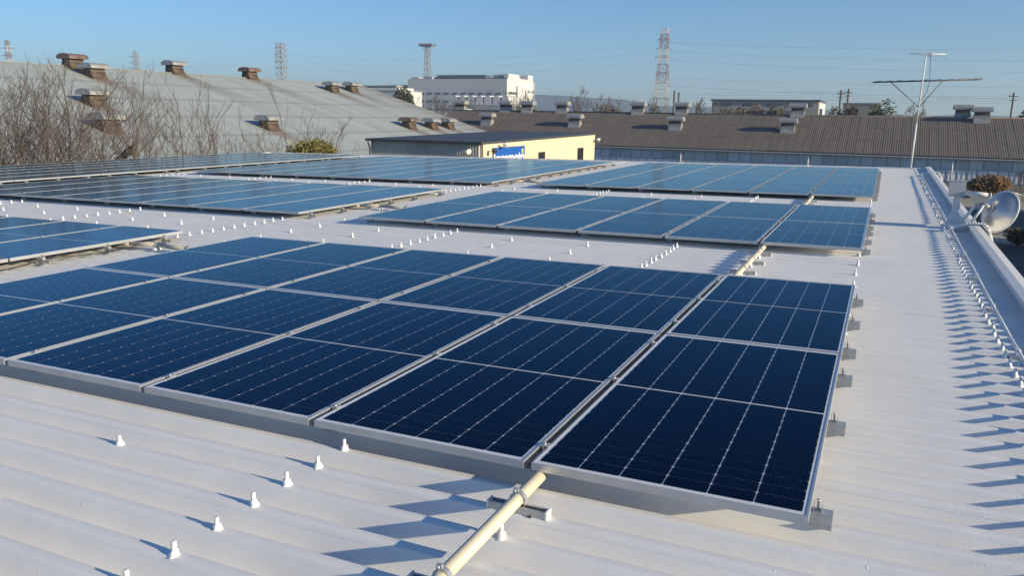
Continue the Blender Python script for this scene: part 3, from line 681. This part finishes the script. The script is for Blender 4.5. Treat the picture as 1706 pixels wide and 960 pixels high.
BV = [(-72.3, 141.7, 'zinc vent on the brown roof nearest the grey warehouse'), (-53.8, 141.8, 'zinc vent mid slope on the brown roof behind the yellow wall'), (-34.5, 141.5, 'zinc vent mid slope on the brown roof below the red and white pylon'),
      (-15.3, 141.5, 'zinc vent mid slope on the brown roof below the long grey factory'), (13.5, 147.1, 'zinc vent on the brown ridge behind the antenna mast'),
      (-71.5, 148.6, 'first of paired ridge vents before the white factory'), (-66.5, 148.4, 'second of paired ridge vents before the white factory'), (-59.1, 148.6, 'ridge vent on the brown roof left of the bare far trees'), (-43.5, 148.4, 'ridge vent beside the red and white pylon foot'),
      (-35.2, 148.6, 'ridge vent in front of the twin dark chimneys'), (-14.6, 148.4, 'ridge vent in front of the long grey factory end'), (10.9, 148.9, 'second ridge vent behind the antenna mast'), (-88., 150.5, 'ridge vent beside the grey warehouse gable')]
for x, y, lab in BV:
    s = BRISE / BRUN; z = BZE + (y - BY) * s if y < BY + BRUN else BZE + BRISE - .1
    if x < BX0: x = BX0 + .9
    add_vent((VGREY, VDARK, VGREY), (x, y, z), (1.45, 1.7, .9, .55, .8, .35 if y < BY + BRUN - .8 else .0), lab, 'zinc vents on the brown roof', rz=-math.pi / 2)

# ------------------------------------------------------------------ yellow and dark grey shed with the blue sign
YX0, YX1, YY0, YY1 = -31.0, -22.65, 42.0, 63.2
sh = thing('yellow_shed', 'low building with a bright yellow side wall and dark grey ribbed front', 'building', ((YX0 + YX1) / 2, (YY0 + YY1) / 2, GZ))
ox, oy = (YX0 + YX1) / 2, (YY0 + YY1) / 2
def S(o): o.location = (-ox, -oy, -GZ); return o
zt = lambda y: -.30 + .24 * (y - YY0) / (YY1 - YY0)
S(MB().prism([(YY0 + .02, GZ), (YY1, GZ), (YY1, zt(YY1)), (YY0 + .02, zt(YY0))], 'x', YX0 + .02, YX1).build('wall', mat('yellow_wall', (.66, .55, .40), .75, var=.05, scale=.4), sh))
fw = MB().box(YX0, YX1 - .25, YY0 - .02, YY0 + .019, GZ, zt(YY0) - .002)
x = YX0
while x < YX1 - .3: fw.prism([(x, YY0 - .02), (x + .13, YY0 - .02), (x + .10, YY0 - .07), (x + .03, YY0 - .07)], 'z', GZ, zt(YY0) - .004); x += .19
S(fw.build('ribbed_front', mat('grey_siding', (.52, .50, .45), .6, var=.1, scale=.7), sh))
rf = S(MB().prism([(YY0 - .35, zt(YY0) - .02), (YY1 + .2, zt(YY1) + .001), (YY1 + .2, zt(YY1) + .15), (YY0 - .35, zt(YY0) + .13)], 'x', YX0 - .25, YX1 + .06).build('roof', mat('dark_sheet_roof', (.05, .058, .068), .6), sh))
tt = MB(); y = YY0 - .2
while y < YY1 + .1:
    z = zt(y) + .18 - .05 * (y - YY0) / (YY1 - YY0); tt.prism([(y, z - .14), (y + .16, z - .14), (y + .30, z + .04), (y + .20, z + .04)], 'x', YX1 + .061, YX1 + .12); y += .48
S(tt.build('rib_ends', mat('rib_end', (.45, .44, .42), .6), rf))
S(MB().path([(YX0 + .02, YY0 - .4, -.35), (YX0 + .02, YY0 - .3, -.6), (YX0 - .02, YY0 - .14, -.75), (YX0 - .02, YY0 - .14, GZ)], .06, 8).build('downpipe', DARKM, sh))
for ya, yb, za, zb in ((50.8, 52.05, -2.3, -1.1), (58.95, 60.35, -2.6, -1.05)):
    wn = S(MB().box(YX1 - .05, YX1 + .03, ya, yb, za, zb).build('window', mat('window_frame', (.06, .055, .05), .5), sh))
    MB().box(YX1 + .0305, YX1 + .036, ya + .08, yb - .08, za + .08, zb - .08).build('pane', mat('dark_glass', (.02, .022, .025), .1), wn)
# sign
sg = thing('shop_sign', 'blue sign board with white rounded lettering on the yellow wall', 'sign', (YX1 + .04, 45.75, -2.0))
MB().box(-.03, .05, -2.42, 2.42, 0, 1.40).build('board', mat('sign_blue', (.012, .10, .42), .45), sg)
cu = bpy.data.curves.new('lettering', 'FONT'); cu.body = 'kanamoto'; cu.size = 1.22; cu.align_x = 'CENTER'; cu.extrude = .012; cu.offset = .036; cu.space_character = .98
tmp = bpy.data.objects.new('lettering', cu); C.objects.link(tmp)
bpy.context.view_layer.update()
me = bpy.data.meshes.new_from_object(tmp.evaluated_get(bpy.context.evaluated_depsgraph_get()))
C.objects.unlink(tmp); bpy.data.objects.remove(tmp)
me.materials.clear(); me.materials.append(mat('sign_white', (.8, .8, .8), .5))
lo = ob('lettering', me, sg); lo.matrix_local = Matrix.Translation((.064, -.05, .30)) @ Matrix(((0, 0, 1, 0), (1, 0, 0, 0), (0, 1, 0, 0), (0, 0, 0, 1)))
mb = MB().tube((.052, 2.05, 1.10), (.064, 2.05, 1.10), .17, .17, 14).build('emblem', mat('emblem_yellow', (.70, .62, .10), .5), sg)
MB().tube((.065, 2.05, 1.08), (.07, 2.05, 1.08), .09, .09, 12).build('emblem_dot', mat('emblem_green', (.15, .42, .12), .5), sg)
MB().box(-.029, .049, -2.46, -2.421, -.02, 1.43).box(-.029, .049, 2.421, 2.46, -.02, 1.43).box(-.029, .049, -2.42, 2.42, 1.401, 1.43).build('trim', mat('sign_trim', (.03, .06, .2), .5), sg)
def flood(loc, d, label, bright):
    t = thing('floodlight', label, 'floodlight', loc, 'floodlights on the yellow building'); d = Vector(d).normalized()
    MB().tube((0, 0, 0), d * .55, .025, .025, 6).build('arm', DARKM, t)
    q = d * .55; a = (d + Vector((0, 0, -.55))).normalized()
    MB().tube(q, q - a * .28, .16, .07, 12).tube(q + a * .01, q, .175, .16, 12).build('lamp_head', PLAST if bright else DARKM, t)
flood((-23.9, YY0 - .07, -.95), (.9, -.6, .35), 'white floodlight on an arm from the dark ribbed front', True)
flood((YX1 + .0, 42.7, -.78), (1, -.15, .0), 'dark floodlight on the yellow wall at the building corner', False)
flood((YX1 + .1, 44.1, -.58), (1, .3, .3), 'pale floodlight above the blue sign', True)
flood((YX1 + .0, 62.8, -.55), (1, .25, .1), 'floodlight at the far end of the yellow wall', True)

# ------------------------------------------------------------------ far buildings
FW = mat('factory_white', (.62, .62, .60), .7, var=.06, scale=.02)
FG = mat('factory_grey', (.34, .35, .36), .7, var=.08, scale=.05)
FWN = mat('factory_window', (.20, .21, .22), .4)
FD = mat('factory_dark', (.09, .10, .12), .6)
def far_box(name, m_, parent, x0, x1, y0, y1, z0, z1): return MB().box(x0, x1, y0, y1, z0, z1).build(name, m_, parent)
fb = thing('white_factory', 'large white factory block with dark roof screen and sunlit end wall', 'factory', (-214, 420, GZ)); fb0 = Vector((-214, 420, GZ))
def F(o): o.location = -fb0; return o
F(far_box('wall', FW, fb, -253, -190, 400, 438, GZ, 20.3))
F(far_box('stair_tower', FW, fb, -196, -189.6, 427, 434, 20.31, 23.4)); F(far_box('parapet_wall', FW, fb, -190.4, -189.7, 400.2, 426.5, 20.31, 20.9))
F(far_box('roof_screen', FD, fb, -236, -205, 404, 434, 20.32, 22.6)); F(far_box('plant_house', FG, fb, -200, -193, 404, 424, 20.32, 22.7))
F(far_box('low_wing', FW, fb, -276, -253.1, 403, 430, GZ, 15.2)); F(far_box('wing_roof_house', FW, fb, -270, -258, 405, 420, 15.21, 17.2)); F(far_box('penthouse', FW, fb, -192.5, -189.65, 401, 415, 20.91, 23.0))
F(far_box('roof_box', FG, fb, -252, -247, 402, 410, 20.32, 21.4)); F(far_box('roof_unit', FG, fb, -244, -238, 402, 410, 20.32, 21.6))
for i in range(9): F(far_box('duct', FG, fb, -204 + i * 1.2, -203.3 + i * 1.2, 402, 403, 20.32, 21.2 + .3 * (i % 3)))
for z in (3.0, 7.4, 11.8):
    for i in range(11): F(far_box('window', FWN, fb, -250.6 + i * 5.4, -247.4 + i * 5.4, 399.85, 399.995, z, z + 1.2))
for z in (4.5, 9.3, 13.6):
    for y in (428, 433): F(far_box('window', FWN, fb, -189.995, -189.85, y, y + 3.2, z, z + 1.2))
F(far_box('pipe_column', FG, fb, -189.99, -189.3, 412, 413, GZ, 17)); F(far_box('pipe_column', FG, fb, -189.99, -189.3, 424, 424.8, GZ, 15)); F(far_box('canopy', FG, fb, -189.99, -187.5, 402, 412, 13, 13.5))
t2 = thing('white_hall', 'low bright white hall with a flat roof below the white factory', 'hall', (-215, 330, GZ))
MB().box(-18, 5.2, -6, 14, 0, 18.6).build('wall', FW, t2); MB().box(-18.2, 5.4, -6.2, 14.2, 18.61, 19.1).build('roof', FG, t2); MB().box(-17, 3, -3, 10, 19.11, 20.4).build('roof_house', FW, t2)
MB().box(-30, -18.3, -5, 10, 0, 17.4).build('annex', FG, t2)
for i in range(4): MB().box(-29 + i * 2.8, -27.4 + i * 2.8, -5.1, -5.01, 3, 16).build('bay', FW, t2)
t3 = thing('tank_row', 'row of rounded white cooling units beside the white hall', 'cooling unit', (-180, 335, GZ))
MB().box(-7, 24, -5, 8, 0, 13).build('platform', FG, t3)
for i in range(7): MB().prism([(-2.0, 0), (1.9, 0), (1.5, 3.4), (.6, 4.1), (-1.0, 4.1), (-1.6, 3.4)], 'y', -4, 6).build('unit', FW, t3).location = (-4.6 + i * 4.4, 0, 13.02)
for i in range(5): MB().box(0, 1.6, 0, 6, 0, 5 + i % 3).build('equipment', FG if i % 2 else FW, t3).location = (-6 + i * 5.5, -12, 4)
t4 = thing('brown_hall', 'dull brown hall with pale bays far behind the grey roof end', 'hall', (-268, 400, GZ))
MB().box(-18, 11, -6, 20, 0, 23.4).build('wall', mat('hall_brown', (.22, .18, .16), .8), t4); MB().box(-18.3, 11.3, -6.3, 20.3, 23.41, 24).build('roof', FG, t4)
for i in range(7): MB().box(-15 + i * 3.6, -13.6 + i * 3.6, -6.2, -6.01, 6, 22).build('bay', mat('hall_bay', (.40, .36, .32), .8), t4)
t5 = thing('long_factory', 'long grey factory with dark roof edge and a row of dark windows', 'factory', (-41, 300, GZ))
MB().box(-18.5, 18.3, 0, 30, 0, 15.0).build('wall', mat('long_wall', (.40, .37, .33), .8, var=.1, scale=.1), t5); MB().box(-18.9, 18.8, -.6, 30.5, 15.01, 15.6).build('roof', FD, t5)
MB().box(18.31, 18.5, .3, 29.5, 0, 14.6).build('end_wall', FW, t5)
for x0, n in ((-15.2, 4), (-7.4, 4), (1.0, 5)):
    for i in range(n): MB().box(x0 + i * .95, x0 + i * .95 + .6, -.12, -.01, 13.2, 14.2).build('window', FD, t5)
MB().box(8, 10, -.12, -.01, 13.1, 14.5).build('emblem', mat('emblem_orange', (.55, .26, .08), .6), t5)
for i in range(8): MB().box(10.4 + i * .8, 10.9 + i * .8, -.12, -.01, 13.3, 14.0).build('sign_letter', FD, t5)
MB().box(-2, 12, -.12, -.01, 9.6, 11.8).build('shutter', mat('shutter', (.16, .16, .17), .7), t5)
t6 = thing('beige_block', 'flat beige building between dark trees behind the brown ridge', 'building', (-9, 302, GZ))
MB().box(-6, 5.8, 0, 14, 0, 14.3).build('wall', mat('beige', (.30, .27, .21), .8), t6); MB().box(-6.2, 6, -.2, 14.2, 14.31, 14.8).build('roof', FG, t6)

# ------------------------------------------------------------------ pylons, poles, wires
PRED = mat('pylon_red', (.28, .165, .135), .7); PWHT = mat('pylon_white', (.62, .60, .57), .7); PGRY = mat('pylon_grey', (.34, .31, .29), .7)
def pylon(loc, h, wb, wt, label, arms, bands=True, r=.16, plat=False, group='power pylons'):
    t = thing('power_pylon', label, 'pylon', loc, group); n = max(9, int(h / 4)); ms = {}
    zs = [h * (1 - (1 - i / n) ** 1.15) for i in range(n + 1)]; hw = lambda z: (wb + (wt - wb) * min(1, z / h) ** .75) / 2
    for i in range(n):
        nm = ('red' if (i // 2) % 2 else 'white') if bands else 'grey'; mb = ms.setdefault(nm, MB()); z0, z1 = zs[i], zs[i + 1]; a, b = hw(z0), hw(z1)
        c0 = [(-a, -a, z0), (a, -a, z0), (a, a, z0), (-a, a, z0)]; c1 = [(-b, -b, z1), (b, -b, z1), (b, b, z1), (-b, b, z1)]
        for j in range(4):
            k = (j + 1) % 4
            mb.tube(c0[j], c1[j], r, r, 4, caps=False, smooth=False); mb.tube(c0[j], c1[k], r * .6, r * .6, 3, caps=False); mb.tube(c0[k], c1[j], r * .6, r * .6, 3, caps=False); mb.tube(c1[j], c1[k], r * .7, r * .7, 3, caps=False)
    for nm, mb in ms.items(): mb.build('lattice', {'red': PRED, 'white': PWHT, 'grey': PGRY}[nm], t)
    for z, L_ in arms:
        mb = MB(); u = Vector((.907, .42, 0)); z1 = z + 1.1; q = hw(z)
        for s in (-1, 1):
            for e in (-1, 1):
                o = Vector((-.42, .907, 0)) * q * e * .8
                mb.tube(o + Vector((0, 0, z)), u * s * L_ + Vector((0, 0, z)), r * .7, r * .5, 4); mb.tube(o + Vector((0, 0, z1)), u * s * L_ + Vector((0, 0, z)), r * .6, r * .5, 4)
            mb.tube(u * s * L_ + Vector((0, 0, z)), u * s * L_ + Vector((0, 0, z - 1.4)), .11, .11, 5)
        mb.build('arm', PRED if bands else PGRY, t)
    if plat:
        MB().box(-4.4, 4.4, -2.6, 2.6, h - .3, h).box(-4.6, 4.6, -2.7, -2.6, h, h + 1).box(-4.6, 4.6, 2.6, 2.7, h, h + 1).build('platform', PGRY, t)
        mb = MB()
        for i in range(8): mb.box(-4.2 + i * 1.2, -3.6 + i * 1.2, -3.1, -2.75, h + .1, h + 1.2)
        mb.build('lamp_bank', PGRY, t)
        MB().tube((-1.2, 0, h - 5), (-4.2, 0, h - .3), .15, .15, 4).tube((1.2, 0, h - 5), (4.2, 0, h - .3), .15, .15, 4).build('brace', PGRY, t)
    return t
pylon((-112.3, 430, GZ), 54.6, 8.6, 3.2, 'tall red and white lattice pylon behind the brown roof', [(49, 3.6), (44.5, 4.0), (40, 4.2), (31, 3.6), (26.5, 3.6)], True)
pylon((-257.6, 430, GZ), 48.6, 6.2, 2.2, 'grey lattice mast topped by a wide floodlight platform', [], False, plat=True)
pylon((-430, 500, GZ), 59.6, 7, 5.2, 'pale lattice pylon behind the far end of the grey ridge', [(56, 4.5), (51, 4.8), (46, 4.8), (41, 4.8)], False, r=.2)
pylon((-703, 600, GZ), 66, 9, 3.6, 'small far pylon between two vents above the grey ridge', [(60, 7), (54, 7.4), (48, 7.6)], False, r=.2)
pylon((-902, 600, GZ), 80.5, 12, 3, 'far red and white pylon above the left end of the grey ridge', [(72, 8), (64, 8.4), (56, 8.4)], True, r=.26)
MB_W = mat('wire', (.13, .13, .14), .6)
def wire(a, b, sag, label, r=.022, group='power lines across the sky'):
    a = Vector(a); b = Vector(b); n = 14; o = thing('power_line', label, 'wire', a, group)
    pp = [(a.lerp(b, i / n) - a - Vector((0, 0, sag * 4 * (i / n) * (1 - i / n)))) for i in range(n + 1)]
    MB().path(pp, r, 4).build('wire', MB_W, o)
u = Vector((.907, .42, 0))
LV = ['top', 'second', 'third', 'fourth', 'fifth']
for s, sn in ((-1, 'west'), (1, 'east')):
    for i, z in enumerate((49, 44.5, 40)):
        p = Vector((-112.3, 430, GZ + z - 1.4)) + u * s * 3.9
        wire(p, Vector((-430, 500, GZ + z + 3)) + u * s * 4.6, 7, '%s level power line, %s arm side, between the red and pale pylons' % (LV[i], sn))
        wire(p, Vector((330, 300, GZ + z - 6)) + u * s * 4, 9, '%s level power line, %s arm side, from red pylon past the antenna' % (LV[i], sn))
    for i, z in enumerate((31, 26.5)):
        p = Vector((-112.3, 430, GZ + z - 1.4)) + u * s * 3.4
        wire(p, Vector((330, 330 + 6 * s, GZ + z - 4)), 6, '%s level power line, %s arm side, from red pylon past the antenna' % (LV[i + 3], sn))
    for i, z in enumerate((56, 51)):
        wire(Vector((-430, 500, GZ + z - 1.4)) + u * s * 4.6, Vector((-703, 600, GZ + z + 3)) + u * s * 7, 6, '%s level power line, %s arm side, over the grey ridge vents' % (LV[i], sn))
POLE = mat('pole_dark', (.10, .095, .09), .8)
def pole(x, y, top, label, arms=True, r=.17):
    t = thing('utility_pole', label, 'pole', (x, y, GZ), 'utility poles behind the brown roof')
    MB().tube((0, 0, 0), (0, 0, top - GZ), r * 1.2, r, 8).build('post', POLE, t)
    if arms:
        MB().box(-.9, .9, -.06, .06, top - GZ - .9, top - GZ - .75).box(-.7, .7, -.06, .06, top - GZ - 1.7, top - GZ - 1.58).build('crossarm', POLE, t)
        mb = MB()
        for q in (-.8, -.3, .3, .8): mb.tube((q, 0, top - GZ - .75), (q, 0, top - GZ - .45), .05, .05, 5)
        mb.build('insulator', PLAST, t)
    return t
pole(-10.6, 200, 8.2, 'dark utility pole beside a second pole, nearer the long factory', r=.2); pole(-9.0, 200, 8.5, 'dark utility pole beside a second pole, nearer the beige block', r=.2)
pole(23.6, 200, 7.8, 'dark utility pole at the far right end of the brown ridge line')
pole(-49.3, 200, 8.0, 'dark slim chimney post near the red and white pylon', False, .22); pole(-48.4, 201, 7.6, 'second dark slim chimney post with a shorter top', False, .22)
for k in range(4): wire((-10.6, 200, 7.5 - .5 * k), (23.6, 200, 7.2 - .5 * k), .5, '%s power line strung from the paired poles to the lone utility pole' % LV[k], .022)
for k in range(4): wire((-9.0, 200, 7.9 - .6 * k), (-130, 240, 9.5 - .5 * k), .8, '%s power line from the paired poles towards the white factory' % LV[k], .022)

# ------------------------------------------------------------------ far trees
for x, y, h, rad, lab, sd in ((-75, 202, 15.6, 1, 'round twiggy bare tree right of the white factory', 1), (-69, 206, 15.0, 1, 'second round twiggy bare tree right of the white factory', 2), (-58, 203, 14.0, 1, 'bare tree left of the red and white pylon', 3), (-45.5, 204, 14.3, 1, 'bare fan shaped tree right of the twin chimney posts', 4),
                              (-127, 270, 18.5, 1, 'bare tree in front of the white factory end wall', 5), (-151, 280, 16, 1, 'bare tree beside the cooling units', 6), (-160, 278, 15, 1, 'low bare tree before the cooling units', 7), (-177, 290, 17, 1, 'bare tree before the white hall', 8), (-188, 292, 16.5, 1, 'second bare tree before the white hall', 9), (-199, 296, 18, 1, 'bare tree between white hall and dark evergreen', 10), (3.5, 205, 12.6, 1, 'small bare tree right of the beige block', 11), (-36, 206, 13, 1, 'bare tree at the left end of the long factory', 12)):
    bare_tree((x, y, GZ), h, lab, 300 + sd, .62, 2, .9, group='bare trees in the distance', r0=.16, twig=.035, name='far_bare_tree')
shrub('evergreen_tree', 'dark conical evergreen tree before the white hall', (-139, 214, GZ), (4.6, 4.6, 9.4), 3600, .40, GREEN, 21, 'dark trees beyond the brown ridge', .3, 6, 'tree')
for i, (x, y, rr, hh, m_, lab) in enumerate(((-33, 190, 4.5, 6.2, RUSTL, 'brown leafy tree before the long factory, nearest the chimney posts'), (-28, 192, 4.0, 6.4, RUSTL, 'brown leafy tree in the middle of the long factory front'), (-22.5, 190, 4.0, 6.0, GREEN, 'dark leafy tree before the long factory sign'), (-10.5, 188, 2.6, 5.9, GREEN, 'dark bush at the foot of the paired poles'), (-7.3, 189, 2.2, 5.8, RUSTL, 'brownish bush before the beige block'), (-1.6, 188, 3.4, 6.6, GREEN, 'dark rounded tree right of the beige block'), (26, 186, 3.4, 6.3, GREEN, 'dark tree at the right end of the ridge line'), (-66, 196, 4.5, 5.5, RUSTL, 'low brown bush under the round bare trees'), (-52, 192, 3.4, 5.2, GREEN, 'low dark bush beside the pylon foot'), (-107, 236, 5, 5.4, GREEN, 'dark low bush below the white factory'), (-88, 205, 5, 5.2, OLIVE, 'olive bush right of the white factory'))):
    shrub('far_tree', lab, (x, y, GZ), (rr, rr, hh * 1.17), 1700, .36, FARB if m_ is RUSTL else m_, 40 + i, 'dark trees beyond the brown ridge', .25, 5, 'tree')

# sheds added out of view east of the yard, to cast long shadows across it
for ya, yb, lab in ((73, 91, 'grey sheet metal shed added out of view to shade the road beside the yard'), (44, 65.5, 'grey sheet metal shed added out of view to shade the yard before the pavement')):
    t = thing('shade_shed', lab, 'shed', (40, (ya + yb) / 2, GZ), 'unseen sheds added to shade the yard'); d = (yb - ya) / 2
    MB().box(-10, 10, -d, d, 0, 7.2).build('wall', FG, t); MB().prism([(-10.3, 7.2), (10.3, 7.2), (0, 9.6)], 'y', -d - .3, d + .3).build('roof', FD, t)
    MB().box(-10.1, -10.005, -2, 2, 0, 4).build('shutter', FD, t)

# ------------------------------------------------------------------ hills and haze
def hills():
    mb = MB(); r = np.random.RandomState(11); n = 240; vs = []
    xs = np.linspace(-5200, 1600, n); prof = np.interp(xs, [-5200, -3748, -3200, -2640, -2488, -2342, -2000, -1700, -1482, -1363, -1077, -913, -600, -227, 120, 240, 448, 900, 1600],
                                                       [90, 100, 95, 105, 140, 108, 90, 100, 112, 107, 90, 62, 52, 50, 30, 38, 26, 30, 24])
    rough = np.convolve(r.randn(n + 8), np.ones(9) / 9, 'valid') * 6
    for x, h, q in zip(xs, prof, rough):
        for j, (dy, f) in enumerate(((-260, 0.), (-120, .45), (-50, .8), (0, 1.), (120, .5), (300, 0.))):
            vs.append((x, 3500 + dy + 14 * math.sin(x * .013 + j), GZ - 2 + (h * .84 + q - GZ) * f))
    k = 6; mb.add(vs, [(i * k + j, (i + 1) * k + j, (i + 1) * k + j + 1, i * k + j + 1) for i in range(n - 1) for j in range(k - 1)], True)
    return tag(mb.build('hills', mat('hill_forest', (.05, .06, .05), .95, var=.4, scale=.01)), kind='structure')
hills()
scene.cycles.max_bounces = 12; scene.cycles.diffuse_bounces = 8
HAZE = True
if HAZE:
    hz = MB().box(-5400, 1900, -120, 3900, GZ - 1.2, 160).build('haze', None)
    M_ = bpy.data.materials.new('haze_air'); M_.use_nodes = True; t = M_.node_tree
    for nn in list(t.nodes):
        if nn.type == 'BSDF_PRINCIPLED': t.nodes.remove(nn)
    pv_ = t.nodes.new('ShaderNodeVolumePrincipled'); pv_.inputs['Color'].default_value = (.62, .80, 1, 1); pv_.inputs['Density'].default_value = .00026; pv_.inputs['Anisotropy'].default_value = .2
    t.links.new(pv_.outputs[0], [n for n in t.nodes if n.type == 'OUTPUT_MATERIAL'][0].inputs['Volume'])
    hz.data.materials.append(M_); tag(hz, kind='stuff')
